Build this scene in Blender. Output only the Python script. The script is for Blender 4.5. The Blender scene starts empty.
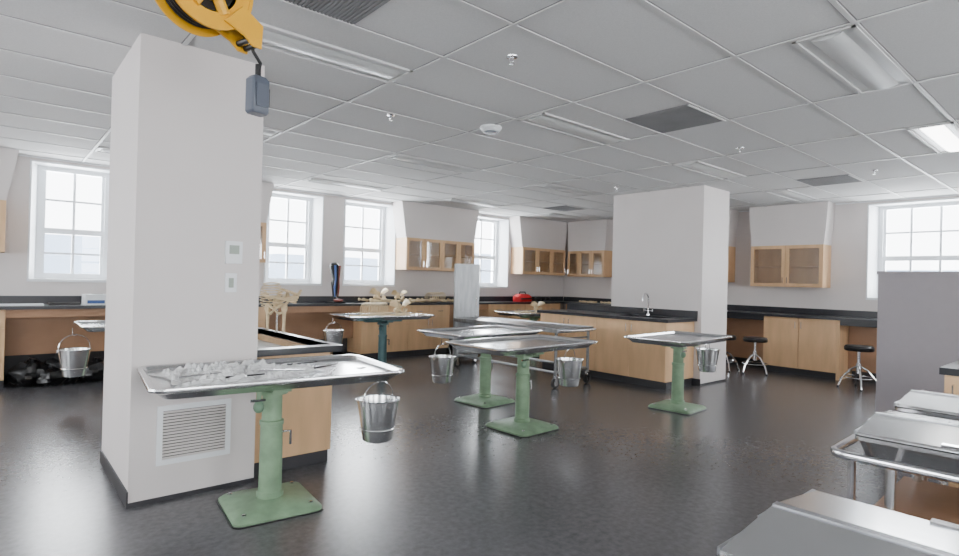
import bpy, math, random
from mathutils import Vector, Matrix, noise
random.seed(7)
pi=math.pi
H=2.69
# ------------------------------------------------------------------ materials
def new_mat(name):
    m=bpy.data.materials.new(name); m.use_nodes=True
    nt=m.node_tree; b=nt.nodes['Principled BSDF']
    return m,nt,b
def srgb(r,g,b):
    f=lambda c:((c/255+0.055)/1.055)**2.4 if c/255>0.04045 else c/255/12.92
    return (f(r),f(g),f(b),1)
def mat(name,col,rough=0.5,metal=0.0,var=0.06,scale=6.0,bump=0.0,bscale=60,stretch=None,rvar=0.0,spec=None):
    m,nt,b=new_mat(name)
    tc=nt.nodes.new('ShaderNodeTexCoord'); mp=nt.nodes.new('ShaderNodeMapping')
    nt.links.new(tc.outputs['Object'],mp.inputs['Vector'])
    if stretch: mp.inputs['Scale'].default_value=stretch
    n=nt.nodes.new('ShaderNodeTexNoise'); n.inputs['Scale'].default_value=scale; n.inputs['Detail'].default_value=5
    nt.links.new(mp.outputs[0],n.inputs['Vector'])
    r=nt.nodes.new('ShaderNodeValToRGB')
    r.color_ramp.elements[0].position=0.3; r.color_ramp.elements[1].position=0.7
    r.color_ramp.elements[0].color=tuple(c*(1-var) for c in col[:3])+(1,)
    r.color_ramp.elements[1].color=tuple(min(1,c*(1+var)) for c in col[:3])+(1,)
    nt.links.new(n.outputs['Fac'],r.inputs['Fac']); nt.links.new(r.outputs['Color'],b.inputs['Base Color'])
    b.inputs['Roughness'].default_value=rough; b.inputs['Metallic'].default_value=metal
    if spec is not None: b.inputs['Specular IOR Level'].default_value=spec
    if rvar:
        mr=nt.nodes.new('ShaderNodeMapRange'); mr.inputs[3].default_value=rough-rvar; mr.inputs[4].default_value=rough+rvar
        nt.links.new(n.outputs['Fac'],mr.inputs[0]); nt.links.new(mr.outputs[0],b.inputs['Roughness'])
    if bump:
        n2=nt.nodes.new('ShaderNodeTexNoise'); n2.inputs['Scale'].default_value=bscale; n2.inputs['Detail'].default_value=3
        nt.links.new(mp.outputs[0],n2.inputs['Vector'])
        bp=nt.nodes.new('ShaderNodeBump'); bp.inputs['Strength'].default_value=bump; bp.inputs['Distance'].default_value=0.01
        nt.links.new(n2.outputs['Fac'],bp.inputs['Height']); nt.links.new(bp.outputs[0],b.inputs['Normal'])
    return m
M={}
M['wall']=mat('wall_paint',srgb(212,206,204),0.6,var=0.02,scale=2)
M['white']=mat('white_trim',srgb(228,231,234),0.45,var=0.015)
M['ceil']=mat('ceiling_tile',srgb(202,202,202),0.9,var=0.06,scale=150)
M['grid']=mat('ceiling_tbar',srgb(198,198,198),0.5,var=0.01)
M['wood']=mat('birch_veneer',srgb(212,174,132),0.42,var=0.10,scale=3,stretch=(3,3,0.6))
M['wood_dark']=mat('birch_edge',srgb(160,122,92),0.5,var=0.08,scale=4)
M['black']=mat('black_epoxy',srgb(34,36,42),0.28,var=0.1,scale=20)
M['blackp']=mat('black_plastic',srgb(22,22,24),0.35,var=0.1)
M['base']=mat('rubber_base',srgb(50,50,54),0.5,var=0.05)
M['steel']=mat('stainless_steel',(0.72,0.73,0.74,1),0.21,1.0,var=0.06,scale=3,bump=0.03,bscale=25,rvar=0.06)
M['steel2']=mat('brushed_steel_dark',(0.40,0.41,0.43,1),0.34,1.0,var=0.1,scale=4,rvar=0.08)
M['steel3']=mat('brushed_steel_panel',(0.27,0.28,0.29,1),0.36,1.0,var=0.22,scale=5,stretch=(4,4,0.6),rvar=0.1)
M['chrome']=mat('chrome',(0.7,0.7,0.72,1),0.12,1.0,var=0.02)
M['green']=mat('green_enamel',srgb(120,147,118),0.4,var=0.22,scale=9,bump=0.05,bscale=30)
M['green2']=mat('worn_green',srgb(98,128,104),0.45,var=0.2,scale=14)
M['teal']=mat('teal_enamel',srgb(74,108,112),0.4,var=0.12,scale=9)
M['bone']=mat('bone_plastic',srgb(212,192,156),0.5,var=0.12,scale=30)
M['yellow']=mat('yellow_paint',srgb(222,164,26),0.38,var=0.06)
M['grey']=mat('grey_plastic',srgb(80,86,98),0.4,var=0.05)
M['part']=mat('partition_laminate',srgb(142,136,141),0.5,var=0.02,scale=14)
M['red']=mat('red_fabric',srgb(190,28,34),0.6,var=0.12)
M['blue']=mat('blue_label',srgb(60,90,150),0.5)
M['muscle']=mat('muscle_model',srgb(120,60,50),0.45,var=0.3,scale=12)
M['bag']=mat('garbage_bag',srgb(12,12,14),0.32,var=0.2,bump=0.3,bscale=12)
M['dark']=mat('dark_void',srgb(40,40,42),0.8)
M['grille_and_shadow']=mat('vent_grille_tile_shadow',srgb(124,124,126),0.7)  # grille colour, also used for the painted tile reveal shadow
M['lens']=mat('fixture_lens',srgb(196,198,198),0.35,var=0.03,scale=80)
M['city']=mat('exterior_building',srgb(150,165,185),0.8,var=0.1,scale=0.3)
def floor_mat():
    m,nt,b=new_mat('sheet_vinyl_floor')
    tc=nt.nodes.new('ShaderNodeTexCoord')
    v=nt.nodes.new('ShaderNodeTexNoise'); v.inputs['Scale'].default_value=26; v.inputs['Detail'].default_value=4; v.inputs['Roughness'].default_value=0.6
    n=nt.nodes.new('ShaderNodeTexNoise'); n.inputs['Scale'].default_value=1.1; n.inputs['Detail'].default_value=3; n.inputs['Roughness'].default_value=0.5
    nt.links.new(tc.outputs['Object'],v.inputs['Vector']); nt.links.new(tc.outputs['Object'],n.inputs['Vector'])
    r=nt.nodes.new('ShaderNodeValToRGB'); r.color_ramp.elements[0].position=0.3; r.color_ramp.elements[1].position=0.7
    r.color_ramp.elements[0].color=srgb(78,78,81); r.color_ramp.elements[1].color=srgb(96,96,99)
    nt.links.new(v.outputs['Fac'],r.inputs['Fac'])
    r2=nt.nodes.new('ShaderNodeValToRGB'); r2.color_ramp.elements[0].position=0.25; r2.color_ramp.elements[1].position=0.75
    r2.color_ramp.elements[0].color=(0.9,0.9,0.9,1); r2.color_ramp.elements[1].color=(1.06,1.06,1.06,1)
    nt.links.new(n.outputs['Fac'],r2.inputs['Fac'])
    mx=nt.nodes.new('ShaderNodeMix'); mx.data_type='RGBA'; mx.blend_type='MULTIPLY'; mx.inputs[0].default_value=1
    nt.links.new(r.outputs['Color'],mx.inputs[6]); nt.links.new(r2.outputs['Color'],mx.inputs[7]); nt.links.new(mx.outputs[2],b.inputs['Base Color'])
    b.inputs['Roughness'].default_value=0.27
    b.inputs['Specular IOR Level'].default_value=0.55
    return m
M['floor']=floor_mat()
def glass_mat(name,tint=(1,1,1,1),fac=0.06,rough=0.02):
    m=bpy.data.materials.new(name); m.use_nodes=True; nt=m.node_tree; nt.nodes.clear()
    o=nt.nodes.new('ShaderNodeOutputMaterial'); t=nt.nodes.new('ShaderNodeBsdfTransparent'); g=nt.nodes.new('ShaderNodeBsdfGlossy'); x=nt.nodes.new('ShaderNodeMixShader')
    t.inputs[0].default_value=tint; g.inputs['Roughness'].default_value=rough; x.inputs[0].default_value=fac
    nt.links.new(t.outputs[0],x.inputs[1]); nt.links.new(g.outputs[0],x.inputs[2]); nt.links.new(x.outputs[0],o.inputs[0]); return m
M['glass']=glass_mat('window_glass')
M['cabglass']=glass_mat('cabinet_glass',(0.93,0.94,0.94,1),0.12,0.05)
def plastic_film():
    m=bpy.data.materials.new('plastic_film'); m.use_nodes=True; nt=m.node_tree; b=nt.nodes['Principled BSDF']
    b.inputs['Base Color'].default_value=(0.85,0.86,0.86,1); b.inputs['Roughness'].default_value=0.2
    o=nt.nodes['Material Output']; t=nt.nodes.new('ShaderNodeBsdfTransparent'); x=nt.nodes.new('ShaderNodeMixShader'); n=nt.nodes.new('ShaderNodeTexNoise')
    n.inputs['Scale'].default_value=12
    mr=nt.nodes.new('ShaderNodeMapRange'); mr.inputs[3].default_value=0.35; mr.inputs[4].default_value=1.0
    nt.links.new(n.outputs['Fac'],mr.inputs[0]); nt.links.new(mr.outputs[0],x.inputs[0])
    nt.links.new(t.outputs[0],x.inputs[1]); nt.links.new(b.outputs[0],x.inputs[2]); nt.links.new(x.outputs[0],o.inputs[0]); return m
M['film']=plastic_film()
def emis(name,col,s):
    m=bpy.data.materials.new(name); m.use_nodes=True; nt=m.node_tree; b=nt.nodes['Principled BSDF']
    b.inputs['Base Color'].default_value=col; b.inputs['Emission Color'].default_value=col; b.inputs['Emission Strength'].default_value=s; return m
M['lit']=emis('lit_fixture_lens',(1,0.98,0.95,1),9)
M['lcd']=emis('lcd_grey',srgb(150,160,150),0.05)
# ------------------------------------------------------------------ mesh builder
class MB:
    def __init__(s): s.v=[];s.f=[];s.m=[];s.mats=[];s.T=Matrix.Identity(4)
    def mi(s,k):
        if k not in s.mats: s.mats.append(k)
        return s.mats.index(k)
    def add(s,vs,fs,k):
        o=len(s.v); s.v+=[tuple(s.T@Vector(v)) for v in vs]; i=s.mi(k)
        for f in fs: s.f.append(tuple(a+o for a in f)); s.m.append(i)
    def box(s,x0,x1,y0,y1,z0,z1,k):
        if x0>x1:x0,x1=x1,x0
        if y0>y1:y0,y1=y1,y0
        if z0>z1:z0,z1=z1,z0
        s.add([(x0,y0,z0),(x1,y0,z0),(x1,y1,z0),(x0,y1,z0),(x0,y0,z1),(x1,y0,z1),(x1,y1,z1),(x0,y1,z1)],
              [(0,3,2,1),(4,5,6,7),(0,1,5,4),(1,2,6,5),(2,3,7,6),(3,0,4,7)],k)
    def loft(s,rings,k,cap0=True,cap1=True,closed=True):
        n=len(rings[0]); vs=[p for r in rings for p in r]; fs=[]
        for i in range(len(rings)-1):
            for j in range(n if closed else n-1):
                a=i*n+j; b=i*n+(j+1)%n; fs.append((a,b,b+n,a+n))
        if cap0: fs.append(tuple(reversed(range(n))))
        if cap1: fs.append(tuple(range((len(rings)-1)*n,len(rings)*n)))
        s.add(vs,fs,k)
    def tube(s,pts,r,k,seg=10,closed=False):
        pts=[Vector(p) for p in pts]; n=len(pts)
        rr=r if isinstance(r,(list,tuple)) else [r]*n
        rings=[];prev=None
        for i,p in enumerate(pts):
            if closed: d=pts[(i+1)%n]-pts[i-1]
            else: d=pts[min(i+1,n-1)]-pts[max(i-1,0)]
            d.normalize()
            if prev is None:
                a=Vector((0,0,1)) if abs(d.z)<0.9 else Vector((1,0,0)); u=d.cross(a).normalized()
            else:
                u=(prev-d*prev.dot(d)).normalized()
            prev=u; w=d.cross(u)
            rings.append([tuple(p+(u*math.cos(2*pi*j/seg)+w*math.sin(2*pi*j/seg))*rr[i]) for j in range(seg)])
        if closed: rings.append(rings[0]); s.loft(rings,k,False,False)
        else: s.loft(rings,k)
    def lathe(s,prof,k,c=(0,0,0),seg=28,cap0=True,cap1=True):
        s.loft([[(c[0]+r*math.cos(2*pi*j/seg),c[1]+r*math.sin(2*pi*j/seg),c[2]+z) for j in range(seg)] for r,z in prof],k,cap0,cap1)
    def ell(s,c,rx,ry,rz,k,seg=14,rn=8,wob=0,sd=0):
        rings=[]
        for i in range(1,rn):
            t=-pi/2+pi*i/rn; ring=[]
            for j in range(seg):
                a=2*pi*j/seg; q=Vector((math.cos(t)*math.cos(a),math.cos(t)*math.sin(a),math.sin(t)))
                w=1+wob*noise.noise(q*2.2+Vector((sd,sd*2,0)))
                ring.append((c[0]+q.x*rx*w,c[1]+q.y*ry*w,c[2]+q.z*rz*w))
            rings.append(ring)
        s.loft(rings,k)
    def rr(s,w,d,r,z,cx=0,cy=0,n=6):
        out=[];r=max(r,0.0005)
        for qx,qy,a0 in ((1,1,0),(-1,1,pi/2),(-1,-1,pi),(1,-1,1.5*pi)):
            for i in range(n+1):
                a=a0+pi/2*i/n
                out.append((cx+qx*(w/2-r)+r*math.cos(a),cy+qy*(d/2-r)+r*math.sin(a),z))
        return out
    def build(s,name,loc=(0,0,0),rz=0,bevel=0,ang=35,scale=1):
        me=bpy.data.meshes.new(name); me.from_pydata(s.v,[],s.f); 
        for k in s.mats: me.materials.append(M[k])
        me.polygons.foreach_set('material_index',s.m)
        me.polygons.foreach_set('use_smooth',[True]*len(s.f))
        me.update()
        import bmesh
        bm=bmesh.new(); bm.from_mesh(me); bmesh.ops.recalc_face_normals(bm,faces=bm.faces); bm.to_mesh(me); bm.free()
        me.set_sharp_from_angle(angle=math.radians(ang))
        ob=bpy.data.objects.new(name,me); bpy.context.scene.collection.objects.link(ob)
        ob.location=loc; ob.rotation_euler=(0,0,rz); ob.scale=(scale,)*3
        if bevel:
            b=ob.modifiers.new('bevel','BEVEL'); b.width=bevel; b.segments=2; b.limit_method='ANGLE'; b.angle_limit=math.radians(40)
        return ob
# ------------------------------------------------------------------ room shell
X0,X1,Y0,Y1=-3.0,10.05,-3.0,8.6; T=0.45
def simple(name,boxes,k,bevel=0):
    b=MB()
    for bx in boxes: b.box(*bx,k)
    return b.build(name,bevel=bevel)
simple('floor',[(X0-T,X1+T,Y0-T,Y1+T,-0.1,0)],'floor')
simple('ceiling',[(X0-T,X1+T,Y0-T,Y1+T,H,H+0.1)],'ceil')
def wall(name,axis,p0,p1,a0,a1,ops):
    b=MB()
    def bx(s0,s1,z0,z1):
        if s1-s0<1e-4 or z1-z0<1e-4: return
        if axis=='x': b.box(s0,s1,p0,p1,z0,z1,'wall')
        else: b.box(p0,p1,s0,s1,z0,z1,'wall')
    c=a0
    for (o0,o1,z0,z1) in sorted(ops):
        bx(c,o0,0,H); bx(o0,o1,0,z0); bx(o0,o1,z1,H); c=o1
    bx(c,a1,0,H); return b.build(name)
SZ0,SZ1=1.19,2.645
backops=[(0.33,1.26,SZ0,SZ1),(3.13,4.07,SZ0,SZ1),(4.44,5.46,SZ0,SZ1),(7.2,8.25,SZ0,SZ1)]
rightops=[(1.30,2.62,SZ0,SZ1),(-1.6,-0.3,SZ0,SZ1)]  # second opening is out of view, added to let in more light
front_fill_ops=[(-1.5,1.0,0.9,2.5),(2.0,4.5,0.9,2.5),(5.5,8.0,0.9,2.5)]  # unseen openings added behind the camera to carry fill light
left_fill_ops=[(-1.5,1.0,0.9,2.5),(2.5,5.0,0.9,2.5),(6.0,8.2,0.9,2.5)]  # unseen as well, added for fill from the left
wall('wall_back','x',Y1,Y1+T,X0-T,X1+T,backops)
wall('wall_right','y',X1,X1+T,Y0,Y1,rightops)
wall('wall_front','x',Y0-T,Y0,X0-T,X1+T,front_fill_ops)
wall('wall_left','y',X0-T,X0,Y0,Y1,left_fill_ops)
wn=0
def window(axis,sgn,p,o,cols=2,sp=0.0):
    """axis 'x': plane normal y. sgn: outward direction. sp: splay of the jambs"""
    global wn; wn+=1
    b=MB(); a0,a1,z0,z1=o
    def bx(s0,s1,q0,q1,zz0,zz1,k='white'):
        q0,q1=p+sgn*q0,p+sgn*q1
        if axis=='x': b.box(s0,s1,q0,q1,zz0,zz1,k)
        else: b.box(q0,q1,s0,s1,zz0,zz1,k)
    def prism(pts,zz0,zz1):
        f=(lambda a,q,z:(a,p+sgn*q,z)) if axis=='x' else (lambda a,q,z:(p+sgn*q,a,z))
        b.loft([[f(a,q,z) for a,q in pts] for z in (zz0,zz1)],'white')
    e=0.001
    if sp:
        prism([(a0+e,-0.012),(a0+0.02,-0.012),(a0+sp,0.24),(a0+sp,0.44),(a0+e,0.44)],z0+e,z1-e)
        prism([(a1-e,-0.012),(a1-0.02,-0.012),(a1-sp,0.24),(a1-sp,0.44),(a1-e,0.44)],z0+e,z1-e)
    else:
        bx(a0+e,a0+0.02,-0.012,0.44,z0+e,z1-e); bx(a1-0.02,a1-e,-0.012,0.44,z0+e,z1-e)
    bx(a0+0.02,a1-0.02,-0.012,0.44,z1-0.02,z1-e); bx(a0+0.02,a1-0.02,-0.02,0.44,z0+e,z0+0.035)
    f=0.055; g0,g1=0.24,0.34
    s_=max(0.02,sp)
    A0,A1,Z0,Z1=a0+s_,a1-s_,z0+0.035,z1-0.02
    bx(A0,A0+f,g0,g1,Z0,Z1); bx(A1-f,A1,g0,g1,Z0,Z1); bx(A0+f,A1-f,g0,g1,Z0,Z0+f+0.015); bx(A0+f,A1-f,g0,g1,Z1-f,Z1)
    zm=(Z0+Z1)/2-0.10
    bx(A0+f,A1-f,g0+0.01,g1-0.01,zm-0.035,zm+0.035)
    for (q0,q1,c0,c1) in ((0.265,0.30,Z0+f+0.015,zm-0.03),(0.28,0.315,zm+0.03,Z1-f)):
        bx(A0+f,A0+f+0.035,q0,q1,c0,c1); bx(A1-f-0.035,A1-f,q0,q1,c0,c1)
        w=(A1-A0-2*f)
        for i in range(1,cols):
            x=A0+f+w*i/cols; bx(x-0.015,x+0.015,q0,q1,c0,c1)
        zc=(c0+c1)/2; bx(A0+f+0.035,A1-f-0.035,q0+0.004,q1-0.004,zc-0.013,zc+0.013)
    bx(A0+f,A1-f,0.29,0.292,Z0+f,Z1-f,'glass')
    b.build('window_%d'%wn)
def wlight(name,axis,sgn,p,o,rad,col=(0.93,0.97,1.0)):
    a0,a1,z0,z1=o; L=bpy.data.lights.new(name,'AREA'); L.shape='RECTANGLE'; L.size=(a1-a0)*1.25; L.size_y=(z1-z0)*1.25
    L.energy=rad*L.size*L.size_y*pi; L.color=col
    ob=bpy.data.objects.new(name,L); bpy.context.scene.collection.objects.link(ob)
    c=(a0+a1)/2; z=(z0+z1)/2; q=p+sgn*(T+0.06)
    ob.location=(c,q,z) if axis=='x' else (q,c,z)
    d=Vector((0,-sgn,0)) if axis=='x' else Vector((-sgn,0,0))
    ob.rotation_euler=d.to_track_quat('-Z','Z').to_euler()
RB=25
for i,o in enumerate(backops): window('x',1,Y1,o,2,0.085); wlight('sky_fill_light','x',1,Y1,o,RB)
for o in rightops: window('y',1,X1,o,3,0.085); wlight('sky_fill_light','y',1,X1,o,RB)
for o in front_fill_ops: window('x',-1,Y0,o,4); wlight('sky_fill_light','x',-1,Y0,o,7.2,(1,0.98,0.96))  # added fill lights behind the camera, set in the unseen window openings
for o in left_fill_ops: window('y',-1,X0,o,4); wlight('sky_fill_light','y',-1,X0,o,7.2,(0.97,0.98,1))  # added fill lights on the left, in window openings out of view
simple('baseboard_right',[(X1-0.012,X1,Y0,Y1,0,0.1)],'base')
simple('baseboard_back',[(X0,X1-0.02,Y1-0.012,Y1,0,0.1)],'base')
C1=(0.615,1.315,3.69,4.68); C2=(7.2,7.93,3.75,5.2)
for nm,c in (('wall_pillar_near',C1),('wall_pillar_far',C2)):
    b=MB(); b.box(c[0],c[1],c[2],c[3],0,H,'wall')
    e=0.008
    for (x0,x1,y0,y1) in ((c[0]-e,c[0],c[2]-e,c[3]+e),(c[0],c[1],c[2]-e,c[2])): b.box(x0,x1,y0,y1,0,0.09 if x1<=c[0] else 0.025,'base')
    b.build(nm)
b=MB(); b.box(6.8,6.92,-1.2,1.67,0,1.5,'part'); b.box(6.79,6.93,-1.21,1.68,1.5,1.53,'part'); b.box(6.79,6.8,-1.2,1.675,0,0.1,'base'); b.build('wall_partition')
gx=[0.84+1.22*i for i in range(-3,8)]; gy=[0.93+0.61*i for i in range(-6,14)]
b=MB()
for x in gx: b.box(x-0.012,x+0.012,Y0,Y1,H-0.008,H+0.001,'grid')
for y in gy: 
    if y<Y1: b.box(X0,X1,y-0.012,y+0.012,H-0.007,H+0.001,'grid')
for x in gx:
    for q in (-1,1): b.box(x+q*0.012,x+q*0.019,Y0,Y1,H-0.0015,H+0.001,'grille_and_shadow')  # dark strips paint the tile reveal shadow along each bar
for y in gy:
    if y<Y1:
        for q in (-1,1): b.box(X0,X1,y+q*0.012,y+q*0.019,H-0.001,H+0.001,'grille_and_shadow')  # same painted shadow strips along the cross bars
b.box(X0,X1,Y1-0.02,Y1,H-0.02,H,'white'); b.box(X1-0.02,X1,Y0,Y1,H-0.02,H,'white')
b.build('trim_ceiling_grid')
def troffer(x,y,lit=False):
    b=MB(); L,W=1.19,0.30; z=H
    b.box(-L/2,L/2,-W/2,W/2,z-0.004,z,'lens')
    b.box(-L/2,L/2,-W/2,-W/2+0.02,z-0.014,z-0.004,'grid'); b.box(-L/2,L/2,W/2-0.02,W/2,z-0.014,z-0.004,'grid')
    b.box(-L/2,-L/2+0.02,-W/2,W/2,z-0.014,z-0.004,'grid'); b.box(L/2-0.02,L/2,-W/2,W/2,z-0.014,z-0.004,'grid')
    k='lit' if lit else 'lens'
    rings=[]
    for xx in (-L/2+0.05,L/2-0.05):
        rings.append([(xx,-0.08,z-0.004),(xx,-0.06,z-0.016),(xx,-0.02,z-0.022),(xx,0.02,z-0.022),(xx,0.06,z-0.016),(xx,0.08,z-0.004)])
    b.loft(rings,k)
    b.build('ceiling_light_fixture',(x,y,-0.001))
for x in (0.84,3.28,5.72,8.16):
    for y in (0.93,3.07,5.21,7.35):
        if (x==0.84 and y<1) : continue
        troffer(x+0.61,y+0.15,lit=(x==5.72 and y==0.93))
def cvent(x,y):
    b=MB(); s=0.585; z=H
    b.box(-s/2,s/2,-s/2,s/2,z-0.004,z,'grille_and_shadow')
    for i in range(27):
        q=-s/2+0.02+i*(s-0.04)/26; b.box(q-0.006,q+0.006,-s/2+0.01,s/2-0.01,z-0.009,z-0.004,'grille_and_shadow')
    b.box(-s/2,s/2,-s/2,-s/2+0.014,z-0.013,z-0.004,'grid'); b.box(-s/2,s/2,s/2-0.014,s/2,z-0.013,z-0.004,'grid')
    b.build('air_return_grille',(x,y,-0.001))
cvent(4.5-0.305,2.15+0.305); cvent(7.86,2.455); cvent(7.86,6.72); cvent(1.15,2.455)
def sprink(x,y):
    b=MB(); b.lathe([(0.035,0),(0.033,-0.006),(0.012,-0.008),(0.01,-0.03),(0.004,-0.032)],'chrome')
    b.tube([(0.012,0,-0.01),(0.018,0,-0.03),(0.004,0,-0.045)],0.003,'chrome',6); b.tube([(-0.012,0,-0.01),(-0.018,0,-0.03),(-0.004,0,-0.045)],0.003,'chrome',6)
    b.lathe([(0.017,-0.045),(0.017,-0.048)],'chrome'); b.build('fire_sprinkler',(x,y,H))
for p in ((2.35,2.46),(2.48,4.03),(5.49,2.5),(6.6,4.72),(7.5,1.9)): sprink(*p)
b=MB(); b.lathe([(0.075,0),(0.078,-0.012),(0.06,-0.035),(0.03,-0.042),(0.001,-0.043)],'white'); b.lathe([(0.05,-0.036),(0.045,-0.046),(0.001,-0.047)],'grey'); b.build('smoke_detector',(3.30,3.70,H),scale=1.25)
# ------------------------------------------------------------------ casework
def cab_doors(b,s0,s1,z0,z1,front,axis,n,drawers=False,k='wood'):
    w=(s1-s0)/n
    for i in range(n):
        a0=s0+i*w+0.003; a1=s0+(i+1)*w-0.003
        parts=[(z0+0.003,z1-0.003)]
        if drawers: parts=[(z0+0.003,z1-0.2),(z1-0.195,z1-0.003)]
        for (c0,c1) in parts:
            if axis=='x': b.box(a0,a1,front-0.02,front,c0,c1,k)
            else: b.box(front-0.02,front,a0,a1,c0,c1,k)
            hz=c1-0.05 if c1-c0>0.25 else (c0+c1)/2
            if c1-c0>0.25:
                ha=a1-0.04 if i%2==0 else a0+0.04
                if axis=='x': b.tube([(ha,front-0.02,hz),(ha,front-0.045,hz),(ha,front-0.045,hz-0.1),(ha,front-0.02,hz-0.1)],0.005,'chrome',6)
                else: b.tube([(front-0.02,ha,hz),(front-0.045,ha,hz),(front-0.045,ha,hz-0.1),(front-0.02,ha,hz-0.1)],0.005,'chrome',6)
            else:
                ha=(a0+a1)/2
                if axis=='x': b.tube([(ha-.05,front-0.02,hz),(ha-.05,front-0.045,hz),(ha+.05,front-0.045,hz),(ha+.05,front-0.02,hz)],0.005,'chrome',6)
                else: b.tube([(front-0.02,ha-.05,hz),(front-0.045,ha-.05,hz),(front-0.045,ha+.05,hz),(front-0.02,ha+.05,hz)],0.005,'chrome',6)
CH=0.92
b=MB(); F=8.10; W=Y1-0.002
b.box(X0+0.01,X1-0.02,F-0.02,W,CH-0.035,CH,'black')
segs=[(X0+0.01,0.14,'c',4),(0.14,1.3,'k',1),(1.3,3.0,'c',4),(3.0,4.55,'k',1),(4.55,6.35,'c',4),(6.35,7.3,'k',1),(7.3,9.4,'c',4)]
for s0,s1,t,n in segs:
    if t=='c':
        b.box(s0,s1,F+0.04,W,0.1,CH-0.035,'wood'); b.box(s0,s1,F+0.09,W,0,0.1,'base'); cab_doors(b,s0,s1,0.1,CH-0.045,F+0.04,'x',n,True)
    else:
        b.box(s0,s1,F+0.30,F+0.32,0.34,CH-0.035,'wood_dark'); b.box(s0,s1,F+0.03,F+0.05,CH-0.13,CH-0.035,'wood_dark')
        b.box(s0,s1,W-0.01,W,0.0,0.34,'base')
b.build('lab_counter_back',bevel=0)
simple('trim_backsplash_back',[(X0+0.01,X1-0.03,Y1-0.022,Y1-0.001,CH+0.001,CH+0.1)],'black')
b=MB(); F=9.42; W=X1-0.002
b.box(F-0.02,W,1.3,8.07,CH-0.035,CH,'black')
for s0,s1,t,n in [(1.3,2.78,'k',1),(2.82,3.86,'c',2),(3.86,5.0,'k',1),(5.0,6.3,'c',3),(6.3,8.0,'c',4)]:
    if t=='c':
        b.box(F+0.04,W,s0,s1,0.1,CH-0.035,'wood'); b.box(F+0.09,W,s0,s1,0,0.1,'base'); cab_doors(b,s0,s1,0.1,CH-0.045,F+0.04,'y',n,s0>4)
    else:
        b.box(F+0.42,F+0.44,s0,s1,0.12,CH-0.035,'wood_dark'); b.box(F+0.03,F+0.05,s0,s1,CH-0.11,CH-0.035,'black')
b.box(F+0.02,W,2.78,2.82,0,CH-0.035,'wood')
b.build('lab_counter_right')
simple('trim_backsplash_right',[(X1-0.022,X1-0.001,1.3,8.57,CH+0.001,CH+0.1)],'black')
def upper(name,axis,s0,s1,z0,z1,wallp,n,bulk=True):
    b=MB(); d=0.33; f=wallp-d
    def bx(a0,a1,q0,q1,c0,c1,k):
        if axis=='x': b.box(a0,a1,q0,q1,c0,c1,k)
        else: b.box(q0,q1,a0,a1,c0,c1,k)
    w=wallp-0.002; t=0.02
    bx(s0,s1,f,w,z0,z0+t,'wood'); bx(s0,s1,f,w,z1-t,z1,'wood'); bx(s0,s0+t,f,w,z0+t,z1-t,'wood'); bx(s1-t,s1,f,w,z0+t,z1-t,'wood')
    bx(s0+t,s1-t,w-0.10,w,z0+t,z1-t,'wood'); zc=(z0+z1)/2; bx(s0+t,s1-t,f+0.03,w-0.10,zc-0.01,zc+0.01,'wood')
    ww=(s1-s0)/n; g=0.055
    for i in range(n):
        a0=s0+i*ww+0.002;a1=s0+(i+1)*ww-0.002
        bx(a0,a0+g,f-0.02,f,z0,z1,'wood'); bx(a1-g,a1,f-0.02,f,z0,z1,'wood'); bx(a0+g,a1-g,f-0.02,f,z0,z0+g,'wood'); bx(a0+g,a1-g,f-0.02,f,z1-g,z1,'wood')
        bx(a0+g,a1-g,f-0.011,f-0.008,z0+g,z1-g,'cabglass')
        ha=a1-0.03 if i%2==0 else a0+0.03
        if axis=='x': b.tube([(ha,f-0.02,z0+0.06),(ha,f-0.045,z0+0.06),(ha,f-0.045,z0+0.15),(ha,f-0.02,z0+0.15)],0.005,'chrome',6)
        else: b.tube([(f-0.02,ha,z0+0.06),(f-0.045,ha,z0+0.06),(f-0.045,ha,z0+0.15),(f-0.02,ha,z0+0.15)],0.005,'chrome',6)
    b.build(name)
    if bulk:
        c=MB()
        if axis=='x':
            c.loft([[(s0-0.0,f-0.0,z1),(s1,f,z1),(s1+0.0,w,z1),(s0-0.0,w,z1)],[(s0-0.10,f,H),(s1+0.10,f,H),(s1+0.10,w,H),(s0-0.10,w,H)]],'wall')
        else:
            c.loft([[(f,s0,z1),(f,s1,z1),(w,s1,z1),(w,s0,z1)],[(f,s0-0.05,H),(f,s1+0.05,H),(w,s1+0.05,H),(w,s0-0.05,H)]],'wall')
        c.build('wall_soffit')
upper('wall_cabinet','x',-1.2,0.12,1.52,2.1,Y1,2)
upper('wall_cabinet','x',1.5,3.03,1.52,2.1,Y1,3)
upper('wall_cabinet','x',5.46,7.02,1.50,2.06,Y1,4)
upper('wall_cabinet','x',8.33,9.68,1.50,2.06,Y1,3)
upper('wall_cabinet','y',7.22,8.2,1.48,2.04,X1,3)
upper('wall_cabinet','y',4.62,6.2,1.42,2.05,X1,3)
upper('wall_cabinet','y',3.10,4.2,1.36,2.03,X1,2)
b=MB(); xi=6.5
b.box(xi,7.19,3.84,6.0,0.1,0.86,'wood'); b.box(xi+0.05,7.19,3.86,6.0,0,0.1,'base')
cab_doors(b,3.84,6.0,0.1,0.86,xi,'y',4,False)
b.box(xi-0.05,7.195,3.8,4.05,0.86,0.90,'black'); b.box(xi-0.05,7.195,4.75,6.05,0.86,0.90,'black')
b.box(xi-0.05,xi+0.1,4.05,4.75,0.86,0.90,'black'); b.box(7.05,7.195,4.05,4.75,0.86,0.90,'black')
b.box(xi+0.1,7.05,4.05,4.75,0.861,0.866,'dark')
b.build('sink_island_cabinet')
simple('trim_backsplash_island',[(7.165,7.199,3.8,6.05,0.901,1.0)],'black')
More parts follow.
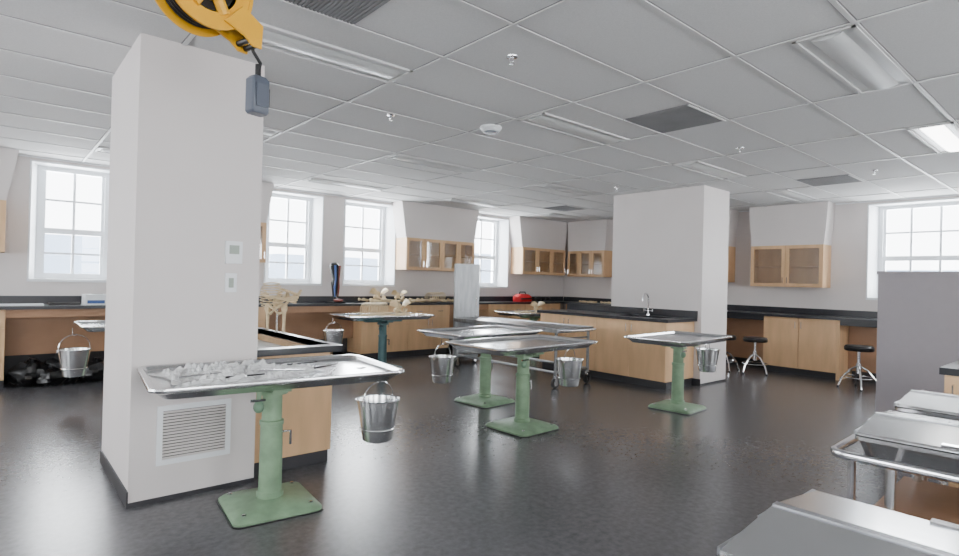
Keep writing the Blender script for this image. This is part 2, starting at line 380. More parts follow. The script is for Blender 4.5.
def faucet(x,y,z,rz=pi):
    b=MB(); b.lathe([(0.028,0),(0.026,0.02),(0.014,0.03),(0.013,0.1)],'chrome')
    pts=[(0,0,0.1),(0,0,0.24)]+[(0.07-0.07*math.cos(a),0,0.24+0.07*math.sin(a)) for a in [pi*i/8 for i in range(1,9)]]+[(0.14,0,0.2)]
    b.tube(pts,0.011,'chrome',10)
    b.tube([(0,0,0.06),(0,-0.07,0.07)],0.008,'chrome',8); b.tube([(0,0,0.06),(0,0.07,0.07)],0.008,'chrome',8)
    b.tube([(0,-0.07,0.05),(0,-0.07,0.11)],0.007,'chrome',8); b.tube([(0,0.07,0.05),(0,0.07,0.11)],0.007,'chrome',8)
    b.build('lab_faucet',(x,y,z),rz)
faucet(7.11,4.5,0.901)
b=MB(); x_=1.32
b.box(x_,1.87,3.74,5.3,0.1,0.58,'wood'); b.box(x_,1.87,3.78,5.3,0,0.1,'base')
b.box(x_,1.35,3.74,5.3,0.58,0.80,'wood'); b.box(x_,1.87,3.74,3.76,0.58,0.80,'wood'); b.box(1.85,1.87,3.74,5.3,0.58,0.80,'wood'); b.box(x_,1.87,5.28,5.3,0.58,0.80,'wood')
b.box(x_,1.37,3.70,5.34,0.80,0.845,'black'); b.box(1.88,1.93,3.70,5.34,0.80,0.845,'black'); b.box(1.37,1.88,3.70,3.80,0.80,0.845,'black'); b.box(1.37,1.88,5.2,5.34,0.80,0.845,'black')
b.box(1.37,1.88,3.80,5.2,0.74,0.75,'lens'); 
b.box(1.36,1.37,3.80,5.2,0.74,0.84,'lens'); b.box(1.88,1.885,3.80,5.2,0.74,0.84,'lens'); b.box(1.37,1.88,5.2,5.205,0.74,0.84,'lens')
b.build('sink_base_cabinet')
b=MB(); y=C1[2]
b.box(1.10,1.20,y-0.022,y,1.40,1.54,'white'); b.box(1.12,1.18,y-0.024,y-0.022,1.46,1.515,'lcd')
b.build('thermostat',bevel=0.003)
b=MB(); b.box(1.105,1.175,y-0.008,y,1.22,1.34,'white'); b.box(1.125,1.155,y-0.013,y-0.008,1.25,1.31,'lcd'); b.build('light_switch',bevel=0.002)
b=MB(); gx0,gx1,gz0,gz1=0.75,1.16,0.21,0.555
b.box(gx0,gx1,y-0.012,y,gz0,gz0+0.03,'white');b.box(gx0,gx1,y-0.012,y,gz1-0.03,gz1,'white');b.box(gx0,gx0+0.03,y-0.012,y,gz0+0.03,gz1-0.03,'white');b.box(gx1-0.03,gx1,y-0.012,y,gz0+0.03,gz1-0.03,'white')
b.box(gx0+0.03,gx1-0.03,y-0.002,y,gz0+0.03,gz1-0.03,'dark')
for i in range(16):
    z=gz0+0.038+i*0.0178
    b.add([(gx0+0.03,y-0.012,z-0.004),(gx1-0.03,y-0.012,z-0.004),(gx1-0.03,y-0.002,z+0.005),(gx0+0.03,y-0.002,z+0.005),(gx0+0.03,y-0.011,z-0.006),(gx1-0.03,y-0.011,z-0.006),(gx1-0.03,y-0.001,z+0.003),(gx0+0.03,y-0.001,z+0.003)],[(0,1,2,3),(4,7,6,5),(0,4,5,1),(1,5,6,2),(2,6,7,3),(3,7,4,0)],'wall')
b.build('wall_vent_grille')
# ------------------------------------------------------------------ dissection tables
def table(x,y,rz,col='green',L=1.45,W=0.74,px=0.0,py=0.0,zt=0.80,name='dissection_table',hook=None,s=0.47):
    b=MB(); r=0.07
    rings=[b.rr(L-0.14,W-0.14,r*0.7,zt-0.065),b.rr(L-0.08,W-0.08,r,zt-0.04),b.rr(L-0.04,W-0.04,r,zt-0.024),b.rr(L-0.006,W-0.006,r,zt-0.021),b.rr(L,W,r,zt-0.012),b.rr(L-0.005,W-0.005,r,zt-0.003),
           b.rr(L-0.02,W-0.02,r,zt),b.rr(L-0.055,W-0.055,r*0.8,zt-0.003),b.rr(L-0.075,W-0.075,r*0.7,zt-0.022),b.rr(L-0.12,W-0.12,r*0.6,zt-0.03),b.rr(L-0.3,W-0.3,r*0.4,zt-0.034)]
    b.loft(rings,'steel')
    b.lathe([(0.03,0.001),(0.028,0.003),(0.01,0.002)],'chrome',(L/2-0.13,0,zt-0.031),20)
    b.box(px-0.3,px+0.3,py-0.05,py+0.05,zt-0.11,zt-0.064,col); b.box(px-0.05,px+0.05,py-0.2,py+0.2,zt-0.11,zt-0.064,col)
    b.lathe([(0.085,0),(0.085,0.02),(0.06,0.03)],col,(px,py,zt-0.15))
    b.lathe([(0.068,0.05),(0.075,0.052),(0.075,0.085),(0.064,0.095),(0.062,0.47),(0.067,0.472),(0.067,0.495),(0.056,0.50),(0.055,zt-0.14)],col,(px,py,0),32)
    b.loft([b.rr(s,s,0.05,0.0,px,py),b.rr(s,s,0.05,0.02,px,py),b.rr(s-0.03,s-0.03,0.05,0.035,px,py),b.rr(s-0.20,s-0.20,0.06,0.05,px,py),b.rr(0.17,0.17,0.06,0.062,px,py)],col)
    b.loft([b.rr(s+0.012,s+0.012,0.05,0.0,px,py),b.rr(s+0.012,s+0.012,0.05,0.008,px,py)],'blackp')
    for qx in (-1,1):
        for qy in (-1,1): b.lathe([(0.014,0.034),(0.014,0.046),(0.008,0.05)],'chrome',(px+qx*(s/2-0.06),py+qy*(s/2-0.06),0),8)
    cx=px-0.10
    b.tube([(cx,py,zt-0.1),(cx,py-0.1,zt-0.12),(cx,py-0.1,zt-0.22)],0.014,col,10)
    b.ell((cx,py-0.1,zt-0.2),0.03,0.03,0.035,'green2' if col!='teal' else 'teal',12,7)
    b.tube([(cx-0.05,py-0.12,zt-0.16),(cx+0.03,py-0.12,zt-0.16)],0.008,'chrome',8)
    b.tube([(px+0.06,py,0.42),(px+0.11,py,0.42),(px+0.11,py,0.34)],0.008,'chrome',8)
    if hook:
        hx,hy=hook
        b.tube([(hx,hy,zt-0.03),(hx,hy,zt-0.085),(hx+0.02,hy,zt-0.10),(hx+0.035,hy,zt-0.085)],0.005,'chrome',8)
    return b.build(name,(x,y,0),rz)
def bucket(x,y,zt,s=1.0,rz=0.0,drop=0.15):
    b=MB(); z=-drop
    h=0.235*s; R=0.118*s; r2=0.082*s
    b.lathe([(r2*0.9,z-h),(r2,z-h+0.006),(r2+0.004,z-h+0.02),(R,z-0.006),(R+0.006,z-0.005),(R+0.007,z),(R+0.002,z+0.002),(R-0.004,z-0.004),(r2-0.002,z-h+0.022),(r2-0.01,z-h+0.012)],'steel',seg=36,cap0=True,cap1=True)
    b.lathe([(r2+0.012*s,z-h*0.72),(r2+0.018*s,z-h*0.70),(r2+0.016*s,z-h*0.68)],'steel',cap0=False,cap1=False)
    a=R+0.006; pts=[]
    for i in range(17):
        t=pi*i/16; pts.append((a*math.cos(t),0,z-0.012+ (drop+0.012)*max(0,math.sin(t))**0.8))
    b.tube(pts,0.0035,'chrome',8)
    for q in (-1,1): b.lathe([(0.012,-0.008),(0.012,0.008)],'steel',(q*a,0,z-0.014),10)
    b.build('stainless_bucket',(x,y,zt),rz)
def tb(x,y,rz,col,L,W,px,py,hk,s=1.08,brz=0.3,drop=0.15,bs=0.47):
    table(x,y,rz,col,L,W,px,py,hook=hk,s=bs)
    c,sn=math.cos(rz),math.sin(rz); hx,hy=hk[0]+0.02,hk[1]
    bucket(x+c*hx-sn*hy,y+sn*hx+c*hy,0.80-0.10+0.006,s,brz,drop)
tb(1.25,3.22,math.radians(-6),'green',1.32,0.80,0.0,0.03,(0.54,-0.20),drop=0.10,s=1.06,bs=0.48)
tb(3.66,3.58,math.radians(2),'green',1.30,0.74,0.04,0.04,(0.52,-0.10),drop=0.10,bs=0.5)
tb(4.08,4.64,math.radians(4),'green',1.26,0.76,0.07,0.0,(-0.76,-0.20),drop=0.12,bs=0.5)
tb(5.58,3.14,math.radians(4),'green',1.20,0.70,0.10,0.06,(0.54,-0.06),drop=0.08)
tb(4.42,7.25,math.radians(0),'teal',1.42,0.74,0.0,0.0,(-0.86,-0.1),drop=0.10,s=1.2)
tb(1.42,6.95,math.radians(0),'green',1.5,0.74,0.0,0.0,(-0.80,-0.2),s=1.12,drop=0.14)
table(7.5,7.1,0,'green',1.4,0.72)
b=MB()
def crumple(cx,cy,w,d,hgt,seed,n=26,k='film',rot=0.0,z0=0.772):
    vs=[];fs=[]
    for i in range(n+1):
        for j in range(n+1):
            u=i/n-0.5;v=j/n-0.5
            q=Vector((u*5+seed,v*5,seed*0.7))
            a=noise.noise(q)*0.6+abs(noise.noise(q*2.3))*0.7+abs(noise.noise(q*5))*0.35
            env=max(0,1-(abs(u)*2)**3)*max(0,1-(abs(v)*2)**3)
            x=u*w*(1+0.25*noise.noise(q*0.7+Vector((9,0,0)))); y=v*d*(1+0.3*noise.noise(q*0.8+Vector((0,7,0))))
            xx=cx+x*math.cos(rot)-y*math.sin(rot); yy=cy+x*math.sin(rot)+y*math.cos(rot)
            vs.append((xx,yy,z0+0.003+max(0,a)*hgt*env))
    for i in range(n):
        for j in range(n):
            a=i*(n+1)+j; fs.append((a,a+1,a+n+2,a+n+1))
    b.add(vs,fs,k)
crumple(-0.38,0.08,0.38,0.42,0.09,1.3,rot=0.2); crumple(-0.15,0.14,0.42,0.34,0.10,4.1,rot=-0.3); crumple(0.05,0.02,0.46,0.30,0.07,7.7,rot=0.4)
crumple(-0.33,-0.18,0.38,0.20,0.07,9.2,rot=0.1); crumple(-0.02,-0.16,0.3,0.16,0.05,12.2,rot=0.2)
for (x,y,a,l) in ((-0.5,-0.1,0.3,0.22),(-0.3,-0.2,0.1,0.2),(-0.1,-0.05,-0.4,0.24),(0.1,0.1,0.2,0.2),(0.2,-0.1,0.5,0.16)):
    b.tube([(x,y,0.80),(x+l*math.cos(a),y+l*math.sin(a),0.80)],[0.006,0.004],'blackp' if l<0.21 else 'chrome',6)
b.build('crumpled_plastic_wrap',(1.25,3.22,0),math.radians(-6),ang=20)
# ------------------------------------------------------------------ bones
def bone(b,p0,p1,r,k='bone'):
    p0=Vector(p0);p1=Vector(p1); ts=[0,0.04,0.1,0.2,0.5,0.8,0.9,0.96,1]; rs=[0.7,1.5,1.6,0.95,0.75,0.95,1.6,1.6,0.8]
    b.tube([p0.lerp(p1,t) for t in ts],[r*q for q in rs],k,10)
def spine(b,pts,r=0.02):
    pts=[Vector(p) for p in pts]
    for i in range(len(pts)-1):
        n=max(2,int((pts[i+1]-pts[i]).length/0.03))
        for j in range(n):
            p=pts[i].lerp(pts[i+1],j/n); b.ell(p,r,r,r*0.6,'bone',10,6); d=(pts[i+1]-pts[i]).normalized()
            s=Vector((0,1,0)) if abs(d.y)<0.8 else Vector((1,0,0))
            b.tube([p-s*r*1.9,p+s*r*1.9],[0.003,0.003],'bone',6); b.tube([p,p+Vector((0.03,0,0.008))],0.004,'bone',6)
def pelvis(b,c,s=1.0):
    c=Vector(c)
    for q in (-1,1):
        vs=[];fs=[];n=8
        for side in (0,1):
            for i in range(n+1):
                for j in range(n+1):
                    u=i/n;v=j/n; a=-0.9+2.2*u
                    rad=(0.03+0.085*v)*s
                    x=q*(0.045+0.05*v*v)*s+q*side*0.006; y=math.sin(a)*rad*1.0; z=math.cos(a)*rad*0.95
                    vs.append((c.x+x,c.y+y,c.z+z))
        N=(n+1)*(n+1)
        for i in range(n):
            for j in range(n):
                a=i*(n+1)+j; fs.append((a,a+1,a+n+2,a+n+1)); fs.append((N+a,N+a+n+1,N+a+n+2,N+a+1))
        b.add(vs,fs,'bone')
        b.ell((c.x+q*0.07*s,c.y,c.z-0.02*s),0.03*s,0.03*s,0.03*s,'bone',10,6)
        b.tube([(c.x+q*0.07*s,c.y,c.z-0.02*s),(c.x+q*0.06*s,c.y+0.01,c.z-0.08*s),(c.x+q*0.035*s,c.y-0.05*s,c.z-0.09*s),(c.x,c.y-0.07*s,c.z-0.05*s),(c.x+q*0.06*s,c.y-0.03*s,c.z-0.01)],[0.016*s,0.015*s,0.012*s,0.013*s,0.014*s],'bone',8)
    b.ell((c.x,c.y+0.05*s,c.z+0.01),0.045*s,0.02*s,0.06*s,'bone',10,7)
def ribcage(b,c,s=1.0,axis='z'):
    c=Vector(c)
    for i in range(9):
        w=(0.07+0.05*math.sin(pi*(i+1)/11))*s; z=(0.13-0.033*i)*s
        for q in (-1,1):
            pts=[]
            for k in range(9):
                a=pi*k/8; pts.append(Vector((q*w*math.sin(a)*1.15,(0.075*math.cos(a))*s,z-0.035*s*k/8)))
            if axis=='x': pts=[Vector((p.z,p.x,p.y+0.07*s)) for p in pts]
            b.tube([c+p for p in pts],0.005*s,'bone',6)
b=MB()
b.lathe([(0.02,0),(0.012,0.04),(0.012,1.0)],'chrome',(0,0,0.06),12)
for i in range(5):
    a=2*pi*i/5; b.tube([(0,0,0.08),(0.25*math.cos(a),0.25*math.sin(a),0.06)],0.012,'chrome',8); b.ell((0.25*math.cos(a),0.25*math.sin(a),0.028),0.028,0.014,0.028,'blackp',12,8)
pelvis(b,(0,-0.05,1.04),1.15); spine(b,[(0,0.0,1.10),(0.05,-0.04,1.19),(0.26,-0.12,1.13)],0.024)
ribcage(b,(-0.05,-0.06,1.15),0.85)
for i in range(6): bone(b,(-0.14+0.05*i,-0.12,1.14-0.02*i),(0.24,-0.22+0.05*i,1.06+0.025*i),0.009)
for q in (-1,1):
    bone(b,(q*0.085,-0.05,1.02),(q*0.08,-0.05,0.62),0.02); bone(b,(q*0.08,-0.05,0.6),(q*0.075,-0.04,0.24),0.017); b.ell((q*0.075,-0.09,0.19),0.03,0.09,0.025,'bone',10,6); b.ell((q*0.08,-0.075,0.61),0.02,0.012,0.02,'bone',8,6)
b.build('skeleton_model',(2.30,5.90,0),-0.6)
b=MB(); z=0.775
ribcage(b,(-0.1,0.05,z+0.02),1.2,'x'); pelvis(b,(0.30,0,z+0.11),1.2); spine(b,[(-0.35,0.0,z+0.03),(0.15,0.0,z+0.05)],0.02)
for i in range(12):
    x=-0.6+0.1*i; y0=random.uniform(-0.2,0.2); a=random.uniform(-0.6,0.6); l=random.uniform(0.12,0.3)
    bone(b,(x,y0,z+0.02),(min(0.6,x+l*math.cos(a)),y0+l*math.sin(a)*0.5,z+0.02),0.014)
b.build('skeleton_bones',(4.42,7.25,0),0)
b=MB(); z=CH
for i in range(30):
    x=random.uniform(-1.3,1.2); y0=random.uniform(-0.12,0.12); a=random.uniform(-0.5,0.5); l=random.uniform(0.15,0.4)
    bone(b,(x,y0,z+0.027+0.03*(i%2)),(x+l*math.cos(a),y0+l*math.sin(a)*0.3,z+0.027),0.016)
pelvis(b,(-0.9,0,z+0.12),1.2); pelvis(b,(-0.5,0,z+0.11),1.0); ribcage(b,(0.3,0,z+0.02),1.1,'x'); b.ell((0.85,0,z+0.081),0.07,0.09,0.08,'bone',16,10)
b.build('skeleton_bones',(5.9,8.34,0))
b=MB(); z=0.77
for i in range(12):
    x=random.uniform(-0.5,0.3); y0=random.uniform(-0.2,0.2); a=random.uniform(-0.5,0.5); l=random.uniform(0.15,0.35)
    bone(b,(x,y0,z+0.02),(x+l*math.cos(a),y0+l*math.sin(a)*0.3,z+0.02),0.014)
pelvis(b,(0.1,0,z+0.105),1.0)
b.build('skeleton_bones',(7.5,7.1,0))
b=MB()
for i in range(14):
    x=random.uniform(-0.12,0.15); y0=random.uniform(-0.8,0.4); l=random.uniform(0.15,0.35)
    bone(b,(x,y0,CH+0.024),(x+random.uniform(-.05,.05),y0+l,CH+0.024),0.014)
b.build('skeleton_bones',(9.72,7.2,0))
b=MB(); b.loft([b.rr(0.26,0.22,0.03,0.0),b.rr(0.26,0.22,0.03,0.02)],'blackp')
b.tube([(0.0,-0.02,0.05),(0.01,0.03,0.1),(0.02,0.04,0.2),(0.0,0.03,0.32),(0,0.01,0.38),(-0.01,0.02,0.48),(-0.03,0.02,0.60),(-0.04,0.02,0.64)],[0.03,0.032,0.045,0.055,0.042,0.06,0.075,0.05],'blackp',14)
b.ell((0,-0.06,0.045),0.04,0.11,0.03,'muscle',12,8)
b.tube([(0.03,-0.02,0.1),(0.045,-0.02,0.25),(0.035,-0.03,0.38),(0.04,-0.04,0.6)],[0.01,0.018,0.012,0.02],'muscle',8)
b.tube([(-0.03,-0.02,0.1),(-0.04,-0.02,0.25),(-0.03,-0.03,0.38),(-0.06,-0.04,0.6)],[0.01,0.016,0.012,0.02],'blue',8)
b.build('anatomical_leg_model',(4.17,8.30,CH+0.001),0.3)
b=MB()
b.loft([b.rr(0.42,0.22,0.07,0.0),b.rr(0.46,0.25,0.09,0.05),b.rr(0.44,0.24,0.1,0.11),b.rr(0.34,0.16,0.07,0.15),b.rr(0.2,0.08,0.03,0.16)],'red')
b.tube([(-0.12,0,0.14),(-0.08,0,0.2),(0.08,0,0.2),(0.12,0,0.14)],0.012,'blackp',8); b.box(-0.2,0.2,-0.127,-0.12,0.05,0.08,'blackp'); b.build('red_duffel_bag',(8.42,8.32,CH+0.001),0.1)
b=MB()
for i in range(3): b.ell((0.14*i-0.1,0,0.06),0.08,0.08,0.05,'blackp',12,8,0.3,i)
b.build('black_pouch',(9.0,8.32,CH))
b=MB(); b.box(-0.14,0.14,-0.09,0.09,0,0.13,'white'); b.box(-0.12,0.06,-0.092,-0.09,0.02,0.06,'blue'); b.loft([b.rr(0.12,0.03,0.01,0.13),b.rr(0.10,0.015,0.005,0.134)],'dark'); b.build('cardboard_box',(1.0,8.30,CH+0.001),0.1,bevel=0.003)
b=MB(); b.box(-0.25,0.2,-0.1,0.1,0,0.015,'white'); b.box(0.25,0.55,-0.06,0.04,0,0.03,'blackp'); b.build('paper_stack',(0.28,8.32,CH+0.001),0.0)
b=MB()
for (x,y,r,hh,sd) in ((-0.30,0,0.20,0.16,1),(0.02,0.04,0.22,0.19,3),(0.32,-0.02,0.19,0.14,5),(-0.1,-0.08,0.15,0.11,8)):
    b.ell((x,y,hh*0.9),r,r*0.7,hh*0.9,'bag',24,14,0.4,sd)
    b.tube([(x,y,hh*1.6),(x+0.02,y,hh*1.95)],[0.025,0.05],'bag',10)
b.build('garbage_bag',(0.68,8.20,0.0))
# ------------------------------------------------------------------ long instrument cart
def caster(b,x,y,r=0.05):
    b.tube([(x,y-0.014,r),(x,y+0.014,r)],r,'blackp',16); b.tube([(x,y-0.018,r),(x,y+0.018,r)],r*0.5,'steel',12)
    b.box(x-0.02,x+0.02,y-0.024,y-0.019,r*0.7,r*2.2,'chrome'); b.box(x-0.02,x+0.02,y+0.019,y+0.024,r*0.7,r*2.2,'chrome'); b.box(x-0.025,x+0.025,y-0.024,y+0.024,r*2.2,r*2.4,'chrome')
b=MB(); w,l,z=0.74,2.1,0.76
b.loft([b.rr(w-0.02,l-0.02,0.02,z-0.06),b.rr(w,l,0.02,z-0.055),b.rr(w,l,0.02,z-0.004),b.rr(w-0.01,l-0.01,0.02,z),b.rr(w-0.04,l-0.04,0.02,z),b.rr(w-0.05,l-0.05,0.02,z-0.015)],'steel3')
for q in (-1,1):
    for t in (-1,1):
        b.tube([(q*(w/2-0.05),t*(l/2-0.06),z-0.06),(q*(w/2-0.05),t*(l/2-0.06),0.12)],0.02,'steel3',10); caster(b,q*(w/2-0.05),t*(l/2-0.06),0.065)
    b.tube([(q*(w/2-0.05),-(l/2-0.06),0.2),(q*(w/2-0.05),(l/2-0.06),0.2)],0.018,'steel3',8)
for t in (-1,1): b.tube([(-(w/2-0.05),t*(l/2-0.06),0.2),((w/2-0.05),t*(l/2-0.06),0.2)],0.018,'steel3',8); b.tube([(-(w/2-0.05),t*(l/2-0.06),0.62),((w/2-0.05),t*(l/2-0.06),0.62)],0.012,'steel3',8)
b.tube([(-w/2+0.05,-l/2,z-0.03),(-w/2+0.05,-l/2-0.06,z-0.03),(w/2-0.05,-l/2-0.06,z-0.03),(w/2-0.05,-l/2,z-0.03)],0.012,'chrome',8)
b.build('stainless_cart',(5.73,5.72,0),0)
b=MB(); b.box(-0.2,0.2,-0.14,0.14,0.1,1.60,'steel3')
b.box(-0.195,0.195,-0.155,-0.142,0.12,0.84,'steel3'); b.box(-0.195,0.195,-0.155,-0.142,0.86,1.59,'steel3')
for (z0,z1) in ((0.65,0.8),(0.92,1.07)): b.tube([(0.15,-0.155,z0),(0.15,-0.19,z0),(0.15,-0.19,z1),(0.15,-0.155,z1)],0.007,'chrome',8)
for q in (-1,1):
    for t in (-1,1): caster(b,q*0.16,t*0.1,0.04)
b.build('stainless_cabinet',(5.92,7.14,0),-0.62)
def stool(x,y,h=0.56,rz=0):
    b=MB(); b.lathe([(0.02,h-0.075),(0.165,h-0.07),(0.175,h-0.055),(0.175,h-0.02),(0.16,h-0.002),(0.1,h)],'blackp',seg=32)
    b.lathe([(0.022,0.22),(0.022,h-0.07)],'chrome',seg=16); b.lathe([(0.035,0.2),(0.035,0.34)],'chrome',seg=16)
    for i in range(4):
        a=2*pi*i/4+0.4; c,s_=math.cos(a),math.sin(a)
        b.tube([(0.02*c,0.02*s_,0.30),(0.10*c,0.10*s_,0.25),(0.20*c,0.20*s_,0.12),(0.235*c,0.235*s_,0.012)],0.013,'chrome',8)
        b.lathe([(0.018,0),(0.016,0.02)],'blackp',(0.235*c,0.235*s_,0),10)
    n=24; b.tube([(0.185*math.cos(2*pi*i/n),0.185*math.sin(2*pi*i/n),0.15) for i in range(n)],0.008,'chrome',8,closed=True)
    b.build('lab_stool',(x,y,0),rz)
stool(8.95,2.40,0.58); stool(8.95,4.26,0.56,0.4); stool(9.05,3.82,0.56,0.8); stool(9.2,4.76,0.56,0.2)
# ------------------------------------------------------------------ covered mortuary gurneys
def gurney(x,y,rz,zt=0.80,L=1.95,W=0.62,rail=True,wood=False):
    b=MB(); cy=-L/2
    b.loft([b.rr(W-0.06,L-0.06,0.03,zt-0.14,0,cy),b.rr(W,L,0.03,zt-0.05,0,cy),b.rr(W+0.02,L+0.02,0.03,zt-0.045,0,cy),b.rr(W+0.02,L+0.02,0.03,zt-0.025,0,cy)],'steel')
    for q in (-1,1):
        x0,x1=q*0.004,q*(W/2+0.005); h=0.035
        vs=[(x0,0,zt-0.02+h),(x1,0.0,zt-0.015),(x1,-L,zt-0.015),(x0,-L,zt-0.02+h),(x0,0,zt-0.026),(x1,0.0,zt-0.026),(x1,-L,zt-0.026),(x0,-L,zt-0.026)]
        b.add(vs,[(0,1,2,3),(4,7,6,5),(0,4,5,1),(1,5,6,2),(2,6,7,3),(3,7,4,0)],'steel')
        for t in (0.25,1.0,1.7): b.box(min(x1,x1-q*0.03),max(x1,x1-q*0.03),-t-0.06,-t,zt-0.014,zt-0.006,'chrome')
    b.box(-0.012,0.012,-L,0,zt+0.012,zt+0.018,'steel2')
    b.box(-0.06,0.06,0.002,0.016,zt-0.05,zt-0.005,'chrome'); b.box(-W/2,W/2,0.0,0.008,zt-0.03,zt-0.012,'steel2')
    b.loft([b.rr(W+0.024,L+0.024,0.03,zt-0.031,0,cy),b.rr(W+0.024,L+0.024,0.03,zt-0.026,0,cy)],'blackp')
    if rail:
        rz_=zt-0.10; n=[( -W/2-0.06,-L-0.05),( -W/2-0.06,0.02),(-W/2-0.045,0.055),(-W/2-0.01,0.07),(W/2+0.01,0.07),(W/2+0.045,0.055),(W/2+0.06,0.02),(W/2+0.06,-L-0.05)]
        b.tube([(p[0],p[1],rz_) for p in n],0.016,'chrome',10,closed=True)
        b.tube([(p[0],p[1],rz_-0.40) for p in n],0.014,'chrome',10,closed=True)
        for q in (-1,1):
            b.tube([(q*(W/2+0.06),0.0,rz_),(q*(W/2+0.06),0.0,rz_-0.4)],0.014,'chrome',8)
            for t in (-0.12,-L/2,-L+0.12): b.tube([(q*(W/2-0.03),t,rz_-0.02),(q*(W/2+0.06),t,rz_)],0.01,'chrome',8)
    for q in (-1,1):
        for t in (-0.1,-L+0.1):
            b.tube([(q*(W/2-0.04),t,zt-0.1),(q*(W/2-0.04),t,0.13)],0.018,'steel',10); caster(b,q*(W/2-0.04),t,0.055)
        b.tube([(q*(W/2-0.02),-0.1,0.28),(q*(W/2-0.02),-L+0.1,0.28)],0.014,'steel',8)
    for t in (-0.1,-L+0.1): b.tube([(-W/2+0.02,t,0.28),(W/2-0.02,t,0.28)],0.014,'steel',8)
    if wood: b.box(-W/2+0.01,W/2-0.01,-L+0.1,-0.05,0.29,0.52,'wood_dark')
    else: b.box(-W/2+0.02,W/2-0.02,-L+0.1,-0.1,0.285,0.30,'steel2')
    b.build('covered_mortuary_gurney',(x,y,0),rz)
gurney(1.43,0.55,0.0,0.80,W=0.54,rail=False); gurney(2.78,0.68,0.03,0.81,W=0.56,wood=True); gurney(3.50,0.71,0.0,0.82,W=0.56,rail=False)
b=MB(); b.box(4.16,4.9,-2.0,0.69,0.1,0.86,'wood'); b.box(4.21,4.9,-2.0,0.67,0,0.1,'base'); b.box(4.13,4.93,-2.02,0.71,0.86,0.9,'black'); cab_doors(b,-2.0,0.69,0.1,0.86,4.16,'y',5); b.build('base_cabinet')
# ------------------------------------------------------------------ cord reel on ceiling
b=MB()
def disc(b,y0,y1,r,k,n=40,zc=0): b.tube([(0,y0,zc),(0,y1,zc)],r,k,n)
def annulus(b,y0,y1,ri,ro,k,n=44):
    rings=[]
    for (r,y) in ((ri,y0),(ro,y0),(ro,y1),(ri,y1),(ri,y0)):
        rings.append([(r*math.cos(2*pi*j/n),y,r*math.sin(2*pi*j/n)) for j in range(n)])
    b.loft(rings,k,False,False)
annulus(b,-0.062,-0.055,0.12,0.19,'yellow'); annulus(b,-0.066,-0.055,0.176,0.19,'yellow')
annulus(b,0.055,0.062,0.07,0.19,'yellow'); disc(b,-0.05,0.05,0.11,'blackp')
for i in range(5):
    n=36; R=0.15; yy=-0.04+0.02*i
    b.tube([(R*math.cos(2*pi*j/n),yy,R*math.sin(2*pi*j/n)) for j in range(n)],0.012,'blackp',8,closed=True)
disc(b,-0.085,-0.05,0.075,'yellow'); disc(b,-0.095,-0.085,0.058,'white'); disc(b,-0.1,-0.095,0.02,'dark')
for i in range(6):
    a=2*pi*i/6; c,s_=math.cos(a),math.sin(a)
    b.tube([(0.06*c,-0.06,0.06*s_),(0.13*c,-0.058,0.13*s_)],0.024,'yellow',8)
b.box(-0.05,0.05,0.07,0.085,-0.03,0.25,'yellow'); b.box(-0.05,0.05,-0.11,0.085,0.235,0.25,'yellow'); b.box(-0.03,0.03,-0.11,-0.098,-0.03,0.25,'yellow')
b.tube([(0,-0.1,0),(0,0.08,0)],0.015,'dark',12)
for (ya,yb) in ((-0.075,-0.065),(0.03,0.04)):
    b.loft([[(0.06,y,-0.14),(0.14,y,-0.05),(0.235,y,-0.10),(0.23,y,-0.20),(0.19,y,-0.2),(0.15,y,-0.17)] for y in (ya,yb)],'yellow')
for (x,z) in ((0.215,-0.125),(0.185,-0.17),(0.22,-0.18)): b.tube([(x,-0.07,z),(x,0.035,z)],0.013,'blackp',10)
bx_=0.252
b.tube([(0.15,-0.02,-0.10),(0.21,-0.02,-0.15),(0.225,-0.02,-0.2),(bx_+0.01,-0.02,-0.24),(bx_,-0.02,-0.30)],0.008,'blackp',10)
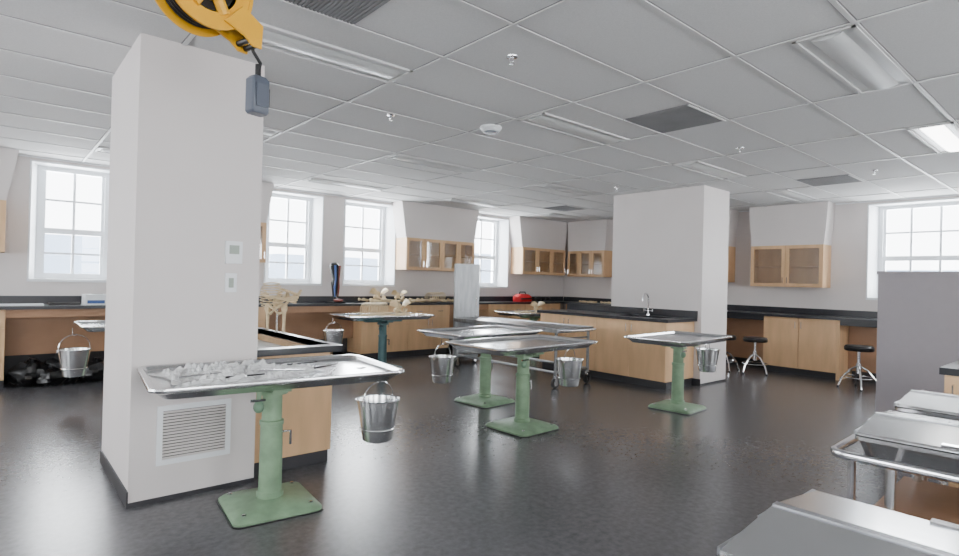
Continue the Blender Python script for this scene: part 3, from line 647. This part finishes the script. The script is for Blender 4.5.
b.tube([(bx_,-0.02,-0.25),(bx_,-0.02,-0.31)],0.013,'blackp',10)
b.loft([b.rr(0.07,0.055,0.01,-0.47,bx_,-0.02),b.rr(0.085,0.065,0.012,-0.46,bx_,-0.02),b.rr(0.085,0.065,0.012,-0.32,bx_,-0.02),b.rr(0.06,0.05,0.012,-0.305,bx_,-0.02)],'grey')
b.box(bx_-0.028,bx_+0.028,-0.058,-0.0525,-0.44,-0.34,'grey'); b.box(bx_+0.0425,bx_+0.045,-0.045,0.005,-0.43,-0.35,'blackp')
b.build('cord_reel',(0.595,2.37,H-0.2375),0.25,scale=0.95)
# ------------------------------------------------------------------ pale buildings beyond the windows
b=MB()
for (x0,x1,y0,z1) in ((-12,2,60,3.2),(2.2,9,64,4.6),(24,40,62,3.8),(42,58,60,5.2),(62,80,62,3.6)): b.box(x0,x1,y0,y0+6,-12,z1,'city')
for (y0,y1,x0,z1) in ((8,18,66,3.4),(19,26,62,5.0),(-10,6,64,4.2)): b.box(x0,x0+6,y0,y1,-12,z1,'city')
b.build('exterior_buildings')
# ------------------------------------------------------------------ world, camera
w=bpy.data.worlds.new('World'); bpy.context.scene.world=w; w.use_nodes=True
bg=w.node_tree.nodes['Background']; bg.inputs[0].default_value=(0.93,0.965,1,1); bg.inputs[1].default_value=11.0
F_=564.0; th=math.radians(49.05); r=0.025; p=math.atan(3/564)
f0=Vector((math.cos(th),math.sin(th),0)); r0=Vector((math.sin(th),-math.cos(th),0)); u0=Vector((0,0,1))
fw=f0*math.cos(p)+u0*math.sin(p); up=u0*math.cos(p)-f0*math.sin(p)
R=r0*math.cos(r)+up*math.sin(r); U=up*math.cos(r)-r0*math.sin(r)
cam=bpy.data.cameras.new('camera'); co=bpy.data.objects.new('camera',cam); bpy.context.scene.collection.objects.link(co)
cam.sensor_width=36; cam.lens=F_*36/959; cam.clip_start=0.05
mw=Matrix.Identity(4)
for i in range(3): mw[i][0]=R[i]; mw[i][1]=U[i]; mw[i][2]=-fw[i]
mw[2][3]=1.33; co.matrix_world=mw
bpy.context.scene.camera=co
